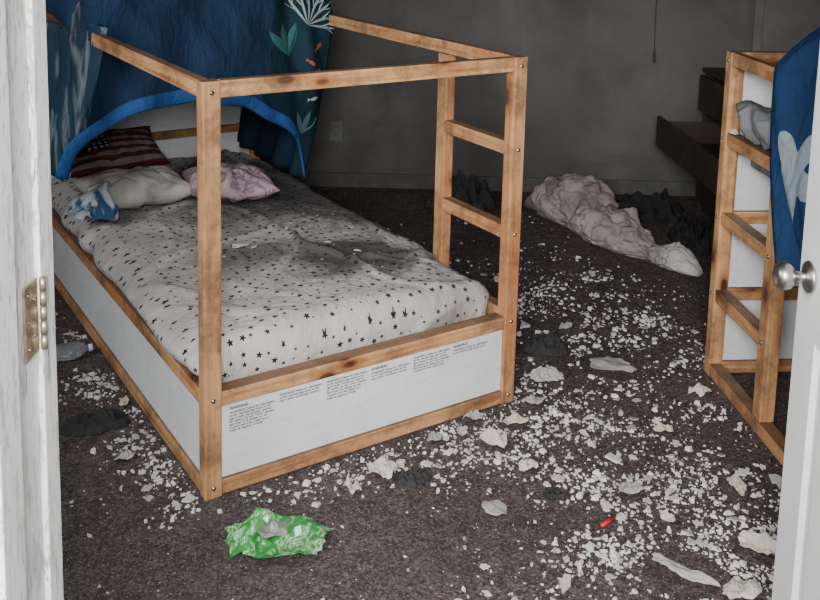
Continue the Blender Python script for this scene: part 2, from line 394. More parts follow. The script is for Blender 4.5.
BEDM=Matrix.Translation((-.555,2.427,0))@Matrix.Rotation(TH,4,'Z')
def on_bed(u,v,z): return BEDM@Vector((u,v,z))
# ------------------------------------------------------------------ pillows
def pillow(name,u,v,z,wx,wy,h,mat,label,rot,tilt=(0,0),seed=0,cat='pillow',wrk=1.0):
    N=44; vs=[];fs=[]
    def P(a,b,sgn):
        x=2*a-1;y=2*b-1
        ex=(1-abs(x)**2.4); ey=(1-abs(y)**2.4)
        t=(max(0,ex)*max(0,ey))**.48
        sx=x*(1-.10*(1-y*y)); sy=y*(1-.12*(1-x*x))
        px,py=sx*wx/2,sy*wy/2
        an=math.atan2(y,x); rad=max(abs(x),abs(y))
        w=.10*h*fbm((x*.5,y*.5,sgn*.3),2.2,seed,2)+.045*h*math.sin(an*9+seed+2*fbm((x,y,0),1.2,seed+3,2))*rad*t*2
        w-=.10*h*max(0,1-abs(math.sin(3.2*x+2.1*y+seed+2*fbm((x,y,0),1.0,seed+6,2)))*4)
        return (px,py,sgn*(h/2*t)+w*wrk*(t**.5))
    for sgn in (1,-1):
        base=len(vs)
        for j in range(N+1):
            for i in range(N+1): vs.append(P(i/N,j/N,sgn))
        for j in range(N):
            for i in range(N):
                q=(base+j*(N+1)+i,base+j*(N+1)+i+1,base+(j+1)*(N+1)+i+1,base+(j+1)*(N+1)+i); fs.append(q if sgn>0 else q[::-1])
    p=on_bed(u,v,z)
    o=mesh_obj(name,vs,fs,mat,None,True,loc=p,rot=(tilt[0],tilt[1],TH+rot),label=label,cat=cat)
    uv=o.data.uv_layers.new(name='UVMap')
    for l in o.data.loops:
        c=o.data.vertices[l.vertex_index].co; uv.data[l.index].uv=(c.x/wx+.5,c.y/wy+.5)
    bm=bmesh.new(); bm.from_mesh(o.data); bmesh.ops.remove_doubles(bm,verts=bm.verts,dist=.0002); bm.to_mesh(o.data); bm.free()
    for q in o.data.polygons: q.use_smooth=True
    return o
def fabric(name,stops,scale=6,bs=.3):
    m,nt,b=new_mat(name,.9,.1); v=coords(nt); n=noise_t(nt,v,scale,6,.65,.5)
    setc(nt,b,ramp(nt,n,stops)); bump(nt,b,noise_t(nt,v,scale*5,4),bs,.008); return m
PINK=fabric('sooty_pink_cotton',[(.3,(.58,.44,.47)),(.45,(.48,.35,.385)),(.53,(.17,.10,.15)),(.58,(.42,.31,.36)),(.72,(.22,.17,.19))],10,.15)
GREYP=fabric('off_white_cotton',[(.3,(.56,.53,.505)),(.50,(.44,.41,.39)),(.70,(.20,.175,.165))],6,.15)
PALE=fabric('pale_cotton',[(.3,(.50,.52,.54)),(.50,(.40,.42,.44)),(.56,(.035,.085,.18)),(.64,(.03,.07,.14)),(.70,(.38,.40,.42))],9,.15)
def flagmat():
    m,nt,b=new_mat('flag_print_cotton',.9,.1); v=coords(nt,kind='UV')
    sp=nd(nt,'ShaderNodeSeparateXYZ'); nt.links.new(v,sp.inputs[0])
    s=math_n(nt,'GREATER_THAN',math_n(nt,'FRACT',math_n(nt,'MULTIPLY',sp.outputs[1],6.5)),.5)
    c=mix(nt,s,(.080,.020,.020),(.18,.16,.148))
    can=math_n(nt,'MULTIPLY',math_n(nt,'LESS_THAN',sp.outputs[0],.44),math_n(nt,'GREATER_THAN',sp.outputs[1],.38))
    vo=nd(nt,'ShaderNodeTexVoronoi',voronoi_dimensions='2D'); vo.inputs['Scale'].default_value=1; vo.inputs['Randomness'].default_value=.1
    nt.links.new(coords(nt,(17,12,1),'UV'),vo.inputs['Vector'])
    st_=math_n(nt,'LESS_THAN',vo.outputs['Distance'],.28)
    cc=mix(nt,st_,(.010,.013,.030),(.36,.36,.36))
    c=mix(nt,can,c,cc); n=noise_t(nt,v,5,5,.7)
    c=mix(nt,ramp(nt,n,[(.44,g3(0)),(.72,g3(.75))]),c,(.022,.02,.02))
    setc(nt,b,c); return m
pillow('pillow',.24,1.38,.496,.42,.30,.13,GREYP,'plump sooty off-white pillow on the mattress',.0,(.05,0),2,wrk=.8)
pillow('pillow',.59,1.27,.495,.36,.29,.13,PINK,'small stained pink pillow with dark smudges',-.22,(.0,.05),5)
pillow('pillow',.24,1.69,.570,.43,.25,.11,flagmat(),'dark faded cushion printed with a stars-and-stripes flag',.10,(.50,0),8,wrk=.9)
def limp(a,b_):
    u=-.015+.12*a; v=1.19+.22*b_+.03*math.sin(a*5)
    z=.432+.015*abs(math.sin(a*7+b_*4))+.015*max(0,fbm((a,b_,0),3,4))
    z+=.11*max(0,math.sin(pi*min(1,b_*1.05)))*min(1,a*1.4)
    return (u+.010*math.sin(b_*15),v+.02*fbm((a*2,b_,0),2,9),z)
grid_obj('cloth',30,34,limp,PALE,None,thick=.004,loc=(-.555,2.427,0),rot=(0,0,TH),label='limp white and blue cloth draped against the pillow',cat='cloth')
# ------------------------------------------------------------------ bed tent
tent=empty('bed_tent',(-.555,2.427,0),TH,'blue ocean-print fabric bed tent with arched opening','bed tent')
def tentmat(name,c1,c2,stripes=None):
    m,nt,b=new_mat(name,.8,.15); v=coords(nt); n=noise_t(nt,coords(nt,(3,3,.9)),1.8,5,.6)
    c=ramp(nt,n,[(.3,c1),(.7,c2)])
    if stripes:
        w=noise_t(nt,coords(nt,(16,7,.9)),1.5,2,.4,.2)
        c=mix(nt,ramp(nt,w,[(.50,g3(0)),(.55,g3(.75)),(.60,g3(.7)),(.64,g3(0))]),c,stripes)
    setc(nt,b,c); bump(nt,b,noise_t(nt,coords(nt,(5,5,2)),3,5,.6,1.5),.5,.03); return m
TB=tentmat('navy_tent_fabric',(.011,.028,.066),(.026,.064,.135))
TT=tentmat('teal_tent_fabric',(.006,.020,.034),(.013,.040,.058))
TS=tentmat('striped_tent_fabric',(.016,.038,.066),(.03,.07,.105),(.20,.25,.27))
BLUE=tentmat('bright_blue_trim',(.020,.078,.25),(.042,.13,.38))
def arch(a): return .57-.11*a+(.36)*max(0,math.sin(pi*min(1,(a*.97+.01)**.86)))**.55-.08*max(0,(a-.9)/.1)**2+.006*math.sin(a*31)
def uR(z): return .940+.125*min(1,max(0,(z-.46)/.65))
def vf(u,z):
    a=(u+.09)/1.15; r=min(1,max(0,(u-.68)/.2))
    f=.014*math.sin(u*9+1.8*z)+.009*math.sin(u*21-z*8+2*math.sin(u*4))+.008*math.sin(u*7+z*15+2*math.sin(z*5))
    f+=.009*abs(math.sin(u*15+z*11))*(1-r)
    f+=r*(.014*math.sin(u*47+z*5)+.008*math.sin(u*29-z*4))
    return 1.05+.25*a+f+.02*math.sin(z*9+u*3)-.07*math.sin(pi*min(1,max(0,a)))*max(0,1.2-z)
def front(a,b_):
    zb=arch(a); zt_=1.17+.42*max(0,math.sin(pi*a))**.7
    z=zb+(zt_-zb)*b_
    u=-.07+(uR(z)+.07)*a
    u+=-.045*(1-b_)*(1-a)**3+.012*(1-a)*math.sin(z*14)
    return (u,vf(u,z),z)
def roofp(a,b_):
    p=front(a,1.0); return (p[0],p[1]+(2.09-p[1])*b_,p[2]+.05*math.sin(pi*b_)+.01*math.sin(a*30))
def side(s):
    def fn(a,b_):
        p=front(0 if s<0 else 1,b_); v=p[1]+(2.06-p[1])*a
        return (p[0]+.018*math.sin(a*26+p[2]*3)*min(1,a*6),v,p[2])
    return fn
grid_obj('front_wall',120,50,front,[TB,TT,TS],tent,matfn=lambda a,b:1 if a>.72+.05*b else (2 if a<.10-.05*b else 0),thick=.002,label='navy and teal printed fabric with arch opening')
grid_obj('roof',50,20,roofp,[TB],tent,thick=.002)
grid_obj('side_wall',40,24,side(-1),[TS],tent,thick=.002,label='teal striped fabric side')
grid_obj('side_wall',40,24,side(1),[TT],tent,thick=.002)
def flap(a,b_):
    w=.09*(1-.45*b_)
    u=-.012-.05*b_+.05*(1-b_)*(1-a); v=1.0+w*a+.07*b_; z=1.172-.44*b_+.02*math.sin(a*3)
    return (u+.012*math.sin(a*16+b_*4),v+.008*math.sin(b_*9),z)
grid_obj('side_flap',20,30,flap,[TS],tent,thick=.002,label='narrow bunched striped fabric strip outside the rail')
def trim(a,b_):
    aa=.004+.992*a; p=front(aa,0); q=front(min(1,aa+.01),0); r=front(max(0,aa-.01),0)
    t=Vector((q[0]-r[0],0,q[2]-r[2])).normalized(); n=Vector((-t.z,0,t.x))
    w=.034+.022*math.sin(pi*a)**.6+.010*max(0,1-a*6)
    if a>.85: w*=max(.25,1-(a-.85)/.15)
    c=b_-.30; pos=Vector(p)+n*(w*c); pos.y=vf(pos.x,pos.z)-.009-.005*math.sin(pi*b_)+.003*math.sin(a*40)
    return tuple(pos)
grid_obj('arch_trim',110,6,trim,[BLUE],tent,thick=.002,label='bright blue border around the arched opening')
def decal(name,polys,mat,uc,zc,sc=1,rot=0,label=None):
    vs=[];fs=[]
    for poly in polys:
        b0=len(vs)
        for (x,z) in poly:
            X=(x*math.cos(rot)-z*math.sin(rot))*sc+uc; Z=(x*math.sin(rot)+z*math.cos(rot))*sc+zc
            vs.append((X,vf(X,Z)-.006,Z))
        fs.append(tuple(range(b0,len(vs))))
    return mesh_obj(name,vs,fs,mat,tent,label=label)
def leafp(n=10,w=.25): return [(math.sin(pi*i/n)*w*.5,i/n) for i in range(n+1)]+[(-math.sin(pi*i/n)*w*.5,i/n) for i in range(n-1,0,-1)]
def rotp(p,r,ox=0,oz=0,s=1): return [((x*math.cos(r)-z*math.sin(r))*s+ox,(x*math.sin(r)+z*math.cos(r))*s+oz) for x,z in p]
CORAL=simple('pale_coral_print',(.34,.42,.42),.8,.1); ORG=simple('orange_print',(.34,.11,.05),.8,.1); LEAFM=simple('teal_leaf_print',(.03,.11,.12),.8,.2); NAVY=simple('navy_print',(.004,.010,.02),.8,.2); GRN=simple('sea_green_print',(.05,.13,.11),.8,.2)
cor=[rotp(leafp(6,.07),a) for a in (-1.3,-.9,-.5,-.15,.25,.65,1.05)]+[rotp(leafp(6,.08),a+.45,-math.sin(a)*.45,math.cos(a)*.45,.42) for a in (-1.3,-.9,-.5,-.15,.25,.65,1.05)]+[rotp(leafp(6,.08),a-.45,-math.sin(a)*.6,math.cos(a)*.6,.35) for a in (-1.3,-.9,-.5,-.15,.25,.65,1.05)]
decal('coral_motif',cor,CORAL,.925,1.125,.16,-.45,label='pale branching coral print')
fish=[[(.5*math.cos(t*2*pi/14),.22*math.sin(t*2*pi/14)) for t in range(14)],[(-.42,0),(-.8,.25),(-.72,0),(-.8,-.25)]]
decal('fish_motif',fish,ORG,.985,1.03,.045,.5,label='small orange fish print'); decal('fish_motif',fish,ORG,.93,.97,.035,-.6,label='small orange fish print'); decal('fish_motif',fish,CORAL,.94,.82,.035,.2,label='small pale fish print')
decal('seaweed_motif',[rotp(leafp(8,.28),a) for a in (-.5,0,.5)],LEAFM,.84,1.0,.14,0.2)
decal('seaweed_motif',[rotp(leafp(8,.20),a) for a in (-.6,-.1,.4)],GRN,.91,.66,.11,-.1)
decal('seaweed_motif',[rotp(leafp(8,.3),a) for a in (-.4,.3)],NAVY,.90,.84,.12,0)
decal('seaweed_motif',[rotp(leafp(8,.16),a) for a in (-.7,-.3,.1,.5)],CORAL,.965,.90,.05,.3)
# ------------------------------------------------------------------ second bed (high position)
b2a=math.radians(5.6)
bed2=empty('raised_bed',(1.044,3.28,0),b2a,'pine raised child bed frame with ladder and white panels','bed')
W2=.99
def b2(name,x0,x1,y0,y1,z0,z1,**k): return board(name,x0,x1,y0,y1,z0,z1,bed2,**k)
E=b2('corner_post',0,pw,-pd,0,0,HT); b2('corner_post',W2-pw,W2,-pd,0,0,HT)
b2('corner_post',0,pw,-LEN,-LEN+pd,0,HT); b2('corner_post',W2-pw,W2,-LEN,-LEN+pd,0,HT)
Fp=b2('ladder_post',0,.048,-.45,-.395,0.049,HT-.047)
for z in (.30,.58,.86): b2('ladder_rung',.003,.047,-.394,-pd-g,z-.022,z+.022)
b2('lower_rail',0,.045,-LEN+pd+g,-pd-g,.004,.048)
b2('lower_rail',W2-.034,W2,-LEN+pd+g,-pd-g,.004,.048)
b2('top_rail',0.002,.034,-LEN+pd+g,-pd-g,HT-.046,HT); b2('top_rail',W2-.034,W2,-LEN+pd+g,-pd-g,HT-.046,HT)
b2('bed_rail',0,.034,-LEN+pd+g,-.451,.76,.86); b2('bed_rail',W2-.034,W2,-LEN+pd+g,-pd-g,.76,.80)
for (ya,yb) in ((-.036,-.002),(-LEN+.002,-LEN+.036)):
    zs=[(.004,.048),(.275,.32),(.555,.60),(.80,.84),(HT-.046,HT)]
    for (z0,z1) in zs: b2('cross_rail',pw+g,W2-pw-g,ya,yb,z0,z1)
    for k in range(4):
        box('end_panel',pw+g,W2-pw-g,(ya+yb)/2-.006,(ya+yb)/2+.006,zs[k][1]+g,zs[k+1][0]-g,LAM,bed2,.001,label='white laminated panel')
bolts_on(E,[(-.001,-.022,HT-.03),(-.001,-.022,.86),(-.001,-.022,.58),(-.001,-.022,.30)],'x')
bolts_on(Fp,[(-.001,-.42,.86),(-.001,-.42,.58),(-.001,-.42,.30)],'x')
for i in range(9):
    y=-.52-i*.17; board('bed_slat',.036,W2-.036,y-.07,y,.762,.78,bed2,.002)
B2M=Matrix.Translation((1.044,3.28,0))@Matrix.Rotation(b2a,4,'Z')
GREYB=fabric('grey_bedding',[(.3,(.22,.225,.23)),(.6,(.13,.135,.14)),(.8,(.06,.06,.065))],5)
def mat2(a,b_):
    s=-.2+(.86+.4)*a; t=-.2+(1.92+.4)*b_
    x=min(max(s,.05),.81); y=min(max(t,.05),1.87); dx,dy=s-x,t-y; d=math.hypot(dx,dy); r=.06
    if d<1e-9: o=0;z=.97;nx=ny=0
    else:
        nx,ny=dx/d,dy/d; k=d/r
        if k<pi/2: o=r*math.sin(k); z=.97-r*(1-math.cos(k))
        else: o=r; z=.97-r-(d-r*pi/2)
    z=max(z,.783); w=.02*fbm((s,t,0),4,4)+.008*math.sin(30*s+14*fbm((s,t,0),2,9))
    if z<=.784: w=0
    return (.07+x+nx*(o*.9),-.07-(y+ny*(o*.9)),z+w)
grid_obj('mattress',60,100,mat2,GREYB,None,loc=(1.044,3.28,0),rot=(0,0,b2a),label='raised mattress covered with rumpled grey bedding',cat='mattress')
def duvet(a,b_):
    y=-.10-.34*b_
    lump=.02*math.sin(pi*b_)+.010*math.sin(b_*13+a*4)
    f=.006*math.sin(b_*31+a*6)+.008*fbm((a,b_,0),4,6)
    if a<.45: q=a/.45; x=.005+.05*(1-q)**2-.02*math.sin(pi*b_)+.012*math.sin(b_*17); z=.892+.09*q+lump*q
    else: q=(a-.45)/.55; x=.01+.24*q; z=.982+lump*(1-q*.3)+.012*math.sin(q*9+b_*8)+.02*q
    return (x+f,y,z+f)
grid_obj('duvet',36,36,duvet,GREYB,None,thick=.012,loc=(1.044,3.28,0),rot=(0,0,b2a),label='grey duvet edge bunched above the ladder',cat='duvet')
PAPER=simple('dirty_paper',(.66,.64,.61),.8,.2,20)
def crumple(name,x,y,sx,sy,h,mat,label,cat,seed,rz=0,z0=0,n=14,irr=.5,parent=None,smooth=False):
    """thin creased sheet lying on a surface: polygonal ragged outline and flat facets between creases"""
    rd=random.Random(seed*7+1); dirs=[(rd.uniform(0,pi),rd.uniform(.7,1.5),rd.random()) for _ in range(3)]+[(rd.uniform(0,pi),rd.uniform(1.8,2.8),rd.random())]
    K=rd.choice((7,9,11)); ks=[2*pi*(i+rd.uniform(-.38,.38))/K for i in range(K)]; rs=[rd.uniform(1-irr,1.08) for _ in ks]
    P=[(math.cos(k)*r,math.sin(k)*r) for k,r in zip(ks,rs)]
    def outl(an):
        dx,dy=math.cos(an),math.sin(an); best=.5
        for i in range(K):
            (x1,y1),(x2,y2)=P[i],P[(i+1)%K]; ex,ey=x2-x1,y2-y1; den=dx*ey-dy*ex
            if abs(den)<1e-9: continue
            t=(x1*ey-y1*ex)/den; u=(x1*dy-y1*dx)/den
            if t>0 and -1e-6<=u<=1+1e-6: best=t
        return best
    def fn(a,b_):
        p,q=2*a-1,2*b_-1
        if 0<a<1 and 0<b_<1: p+=rd.uniform(-.5,.5)/n; q+=rd.uniform(-.5,.5)/n
        an=math.atan2(q,p); sq=max(abs(p),abs(q)); R_=outl(an)*sq
        if sq>.99: R_*=rd.uniform(.88,1.04)
        px,py=math.cos(an)*R_,math.sin(an)*R_
        f=0
        for k,(d,fr,ph) in enumerate(dirs):
            u=(px*math.cos(d)+py*math.sin(d))*fr+ph; f+=abs((u%1)-.5)*2*(1 if k<3 else .45)
        hh=h*f/2.2*(1-.45*sq**3)*rd.uniform(.85,1.15)
        return (px*sx/2,py*sy/2,.003+hh)
    return grid_obj(name,n,n,fn,mat,parent,smooth=smooth,thick=.001,loc=(x,y,z0),rot=(0,0,rz),label=label,cat=cat)
p=B2M@Vector((.015,-.075,.882)); crumple('paper_scrap',p.x,p.y,.09,.05,.012,PAPER,'curled white paper scrap resting on a ladder rung','paper',41,1.5,.883)
def blanketmat():
    m,nt,b=new_mat('blue_shark_blanket',.9,.1); v=coords(nt)
    n=noise_t(nt,coords(nt,(1,1.6,1.3)),1.7,2,.4,.5)
    c=ramp(nt,n,[(.0,(.010,.026,.075)),(.50,(.015,.042,.112)),(1,(.020,.058,.15))])
    sp=nd(nt,'ShaderNodeSeparateXYZ'); nt.links.new(v,sp.inputs[0])
    def star(cy,cz,R_,k,ph):
        y=math_n(nt,'SUBTRACT',sp.outputs[1],cy); z=math_n(nt,'MULTIPLY',math_n(nt,'SUBTRACT',sp.outputs[2],cz),.7)
        r=math_n(nt,'SQRT',math_n(nt,'ADD',math_n(nt,'MULTIPLY',y,y),math_n(nt,'MULTIPLY',z,z)))
        a=math_n(nt,'ARCTAN2',z,y); w=math_n(nt,'COSINE',math_n(nt,'MULTIPLY_ADD',a,5.0,ph))
        return math_n(nt,'LESS_THAN',r,math_n(nt,'MULTIPLY_ADD',w,k,R_))
    c=mix(nt,star(-.68,.91,.075,.028,2.2),c,(.25,.30,.34))
    n2=noise_t(nt,v,6,5,.7); c=mix(nt,ramp(nt,n2,[(.5,g3(0)),(.8,g3(.5))]),c,(.02,.03,.05))
    setc(nt,b,c); bump(nt,b,noise_t(nt,coords(nt,(6,6,3)),2.5,5,.6,1.5),.6,.03); return m
def blk(a,b_):
    s=b_*1.15; z=.60+s*.75
    yl=-.66+.26*math.sin(min(1,s/.95)*pi*.62) - max(0,s-.75)*.7
    y=yl+(-1.55-yl)*a
    z=z if z<1.19 else 1.19+(z-1.19)*.45
    hem=.05*math.sin(a*9)*(1-b_); over=max(0,s-.78)
    x=-.035-.03*math.sin(a*24+z*4)*(1-over)-.012*math.sin(a*57)-.03*(1-b_)+over*.55
    zz=z+hem+(.10*math.sin(min(1,over/.37)*pi*.8)*math.exp(-a*1.5) if over>0 else 0)
    return (x,y,zz)
grid_obj('blanket',70,50,blk,blanketmat(),None,thick=.006,loc=(1.044,3.28,0),rot=(0,0,b2a),label='blue blanket with pale pattern hanging over the bed rail',cat='blanket')
# ------------------------------------------------------------------ dark dresser with open drawers
BLK=simple('dark_brown_veneer',(.034,.025,.021),.5,.35,8,.1,.002)
DKI=simple('dark_drawer_inside',(.05,.038,.032),.7)
ds=empty('dresser',(1.60,4.22,0),math.radians(3),'dark brown wooden dresser with its drawers pulled open','dresser')
dw,dd,dh=.98,.44,.80
def dbx(n,*a,mat=BLK,**k): return box(n,*a,mat,ds,.003,**k)
dbx('side_board',0,dd,0,.02,0,dh-.025); dbx('side_board',0,dd,dw-.02,dw,0,dh-.025); dbx('back_board',dd-.015,dd,.021,dw-.021,0.0,dh-.025)
dbx('top_board',-.015,dd,-.01,dw+.01,dh-.024,dh); dbx('plinth',.02,dd-.016,.021,dw-.021,0,.06)
for k,(z0,z1,out) in enumerate(((.07,.235,.0),(.37,.535,.24),(.575,.765,.02))):
    dwr=bpy.data.objects.new('drawer',None); dwr.location=(-out,.022,z0); link(dwr,ds); hgt=z1-z0; ww=dw-.044
    box('drawer_front',-.018,0,0,ww,0,hgt,BLK,dwr,.003)
    box('drawer_side',0.001,.38,0.01,.022,.01,hgt-.03,DKI,dwr,.001); box('drawer_side',0.001,.38,ww-.022,ww-.01,.01,hgt-.03,DKI,dwr,.001)
    box('drawer_bottom',0.001,.38,.0225,ww-.0225,.01,.018,DKI,dwr,0); box('drawer_back',.368,.38,.0225,ww-.0225,.019,hgt-.03,DKI,dwr,0)
# ------------------------------------------------------------------ wall outlet and cord
ol=empty('wall_outlet',(-.478,YB-.002,.33),0,'soiled double wall outlet plate on the sooty wall','wall outlet')
PL=simple('soiled_plastic',(.15,.15,.145),.5); DK=simple('dark_slot',(.01,.01,.01),.6); CRD=simple('sooty_cord',(.055,.053,.05),.7)
box('cover_plate',-.036,.036,-.006,0,-.058,.058,PL,ol,.002)
for z in (-.022,.022):
    rc=box('receptacle',-.016,.016,-.009,-.0062,z-.014,z+.014,PL,ol,.001)
    for x in (-.006,.006): box('slot',x-.0012,x+.0012,-.0035,-.0020,-.006,.006,DK,rc,0)
vs=[];fs=[];NP=40
for i in range(NP):
    z=2.4-i*.0415; cx_=1.325+.004*math.sin(i*.35); rr=.0022 if i<NP-2 else .008
    for j in range(8): vs.append((cx_+rr*math.cos(j*pi/4),YB-.010+rr*math.sin(j*pi/4),z))
for i in range(NP-1):
    for j in range(8): fs.append((i*8+j,i*8+(j+1)%8,(i+1)*8+(j+1)%8,(i+1)*8+j))
mesh_obj('cable',vs,fs,CRD,None,True,label='thin dark cable hanging down the sooty wall',cat='cable')
# ------------------------------------------------------------------ cloth heaps
def heap(name,x,y,sx,sy,h,mat,label,cat,seed,rz=0,folds=1.0,z0=0,pw_=3.0):
    """flat crumpled garment: plateau with wandering folds and an uneven hem"""
    N,M=44,112; vs=[];fs=[]
    for j in range(N+1):
        r=j/N
        for i in range(M):
            a=2*pi*i/M; c,s=math.cos(a),math.sin(a)
            R_=1+.34*fbm((c,s,0),1.7,seed,3)
            px,py=c*r*R_,s*r*R_
            base=max(0,1-r**pw_)
            f=fbm((px,py,0),1.9,seed+2,3)
            f1=.5+.5*math.sin(10*(px+.5*py)+5*fbm((px,py,0),1.3,seed+5,2)); f2=.5+.5*math.sin(9*(py-.6*px)+6*fbm((px,py,0),1.5,seed+6,2))
            z=h*(.32+.38*f+folds*(.28*f1*f1+.24*f2*f2))*base**.6
            vs.append((px*sx/2,py*sy/2,max(.002,z+.004)))
    for j in range(N):
        for i in range(M):
            i2=(i+1)%M; fs.append((j*M+i,(j+1)*M+i,(j+1)*M+i2,j*M+i2))
    return mesh_obj(name,vs,fs,mat,None,True,loc=(x,y,z0),rot=(0,0,rz),label=label,cat=cat)
def pinkmat():
    m,nt,b=new_mat('dusty_pink_white_blanket',.9,.1); v=coords(nt); n=noise_t(nt,v,6,6,.65,.5)
    pk=ramp(nt,n,[(.3,(.38,.32,.315)),(.5,(.29,.24,.24)),(.65,(.17,.14,.14)),(.8,(.33,.29,.285))])
    wh=ramp(nt,n,[(.3,(.56,.54,.53)),(.6,(.42,.40,.39)),(.8,(.25,.23,.22))])
    sp=nd(nt,'ShaderNodeSeparateXYZ'); nt.links.new(v,sp.inputs[0])
    f=math_n(nt,'MULTIPLY',math_n(nt,'SUBTRACT',sp.outputs[0],1.08),10.0); f.node.use_clamp=True
    setc(nt,b,mix(nt,f,pk,wh)); bump(nt,b,noise_t(nt,v,22,4,.6,1.2),.7,.014); return m
PKB=pinkmat()
DRK=fabric('dark_clothes',[(.3,(.012,.012,.013)),(.6,(.026,.024,.024)),(.8,(.05,.046,.044))],6)
DRK2=fabric('charcoal_cloth',[(.3,(.022,.022,.024)),(.6,(.046,.044,.044)),(.8,(.075,.07,.067))],6)
def trail(name,pts,mat,label,cat,seed):
    n,mm=240,88; vs=[];fs=[]
    def cr(t):
        t=t*(len(pts)-1); i=min(int(t),len(pts)-2); f=t-i; f=f*f*(3-2*f)*.6+f*.4
        return [pts[i][k]*(1-f)+pts[i+1][k]*f for k in range(4)]
    for i in range(n+1):
        t=i/n; x,y,w,h=cr(t); x2,y2,_,_=cr(min(1,t+.04)); x1,y1,_,_=cr(max(0,t-.04))
        dx,dy=x2-x1,y2-y1; l=math.hypot(dx,dy); nx,ny=-dy/l,dx/l
        end=min(1,math.sqrt(max(0,min(t,1-t)*12)+.0001)); w*=end; h*=end
        for j in range(mm):
            a=2*pi*j/mm; c,s=math.cos(a),math.sin(a)
            # domain-warped creases: many small bunched folds with rounded crests and tight valleys
            P3=(t*7,c*.8,s*.8); wx=fbm(P3,1.2,seed,2); wy=fbm(P3,1.2,seed+5,2)
            f1=abs(math.sin(a*2.0+t*30+4*wx)); f2=abs(math.sin(t*44-a*1.0+5*wy)); f3=abs(math.sin(a*4+t*18+6*wx))
            d=.86+.28*fbm((t*6,c*.5,s*.5),1.3,seed+2,2)+.15*f1**.7+.12*f2**.7+.07*f3**.7
            vs.append((x+nx*c*w/2*d,y+ny*c*w/2*d,max(.003,(s*.5+.40)*h*d)))
    for i in range(n):
        for j in range(mm):
            j2=(j+1)%mm; fs.append((i*mm+j,i*mm+j2,(i+1)*mm+j2,(i+1)*mm+j))
    fs.append(tuple(range(mm))[::-1]); fs.append(tuple(n*mm+j for j in range(mm)))
    return mesh_obj(name,vs,fs,mat,None,True,label=label,cat=cat)
trail('blanket',[(.60,5.20,.12,.08),(.70,5.15,.24,.15),(.79,5.05,.34,.22),(.86,4.88,.32,.23),(.90,4.72,.24,.15),(.97,4.60,.27,.19),(1.05,4.48,.20,.12),(1.12,4.40,.11,.06),(1.19,4.31,.17,.11),(1.29,4.19,.15,.09)],PKB,'twisted dusty pink and white blanket on the carpet','blanket',3)
heap('clothes',.24,5.16,.34,.26,.20,DRK2,'dark grey clothing heap against the wall','clothes',9,.2)
heap('clothes',1.28,5.10,.46,.30,.15,DRK,'black clothing heap beside the dresser','clothes',12,.5)
heap('clothes',1.42,4.68,.26,.42,.13,DRK,'black crumpled garment under the open drawer','clothes',15,-.2)
heap('clothes',1.62,3.78,.34,.3,.12,DRK,'black crumpled garment behind the raised bed','clothes',18,-.2)
heap('cloth',-.98,2.80,.20,.12,.05,DRK2,'dark grey crumpled cloth beside the bed','cloth',21,.5)
heap('shoe',.50,3.40,.17,.12,.07,DRK2,'dark crumpled shoe beside the bed post','shoe',25,.4)
heap('cloth',.47,3.20,.12,.09,.03,GREYP,'small grey rag beside the bed post','cloth',27,.2)
heap('rag',.01,2.55,.10,.07,.03,DRK2,'small black rag among the debris','rag',29,.3)
heap('rag',.40,2.50,.06,.04,.015,DRK2,'tiny charred scrap among the debris','rag',31,1.0)
# ------------------------------------------------------------------ litter
def wrapmat():
    m,nt,b=new_mat('green_printed_foil',.3,.5); v=coords(nt); n=noise_t(nt,v,26,2,.5,1.8)
    c=ramp(nt,n,[(.0,(.012,.10,.02)),(.44,(.025,.20,.04)),(.53,(.05,.30,.07)),(.59,(.42,.50,.36)),(.63,(.04,.24,.055)),(.8,(.012,.11,.022)),(1,(.2,.34,.11))])
    n2=noise_t(nt,v,9,4,.6); c=mix(nt,ramp(nt,n2,[(.5,g3(0)),(.75,g3(.6))]),c,(.10,.12,.08))
    setc(nt,b,c); return m
wr=crumple('snack_wrapper',-.335,2.262,.31,.20,.055,wrapmat(),'crumpled green and white plastic snack wrapper','wrapper',57,.18,irr=.42,n=13)
crumple('inner_foil',-.01,-.015,.11,.08,.018,simple('grey_foil',(.20,.215,.18),.35),'grey inner foil patch',None,53,.5,z0=.036,n=8,parent=wr,irr=.3)
CREAM=simple('cream_plaster_paper',(.60,.56,.46),.8,.3,15,rnd=.5); GPAP=simple('grey_paper',(.36,.345,.325),.8,.3,12,rnd=.45)
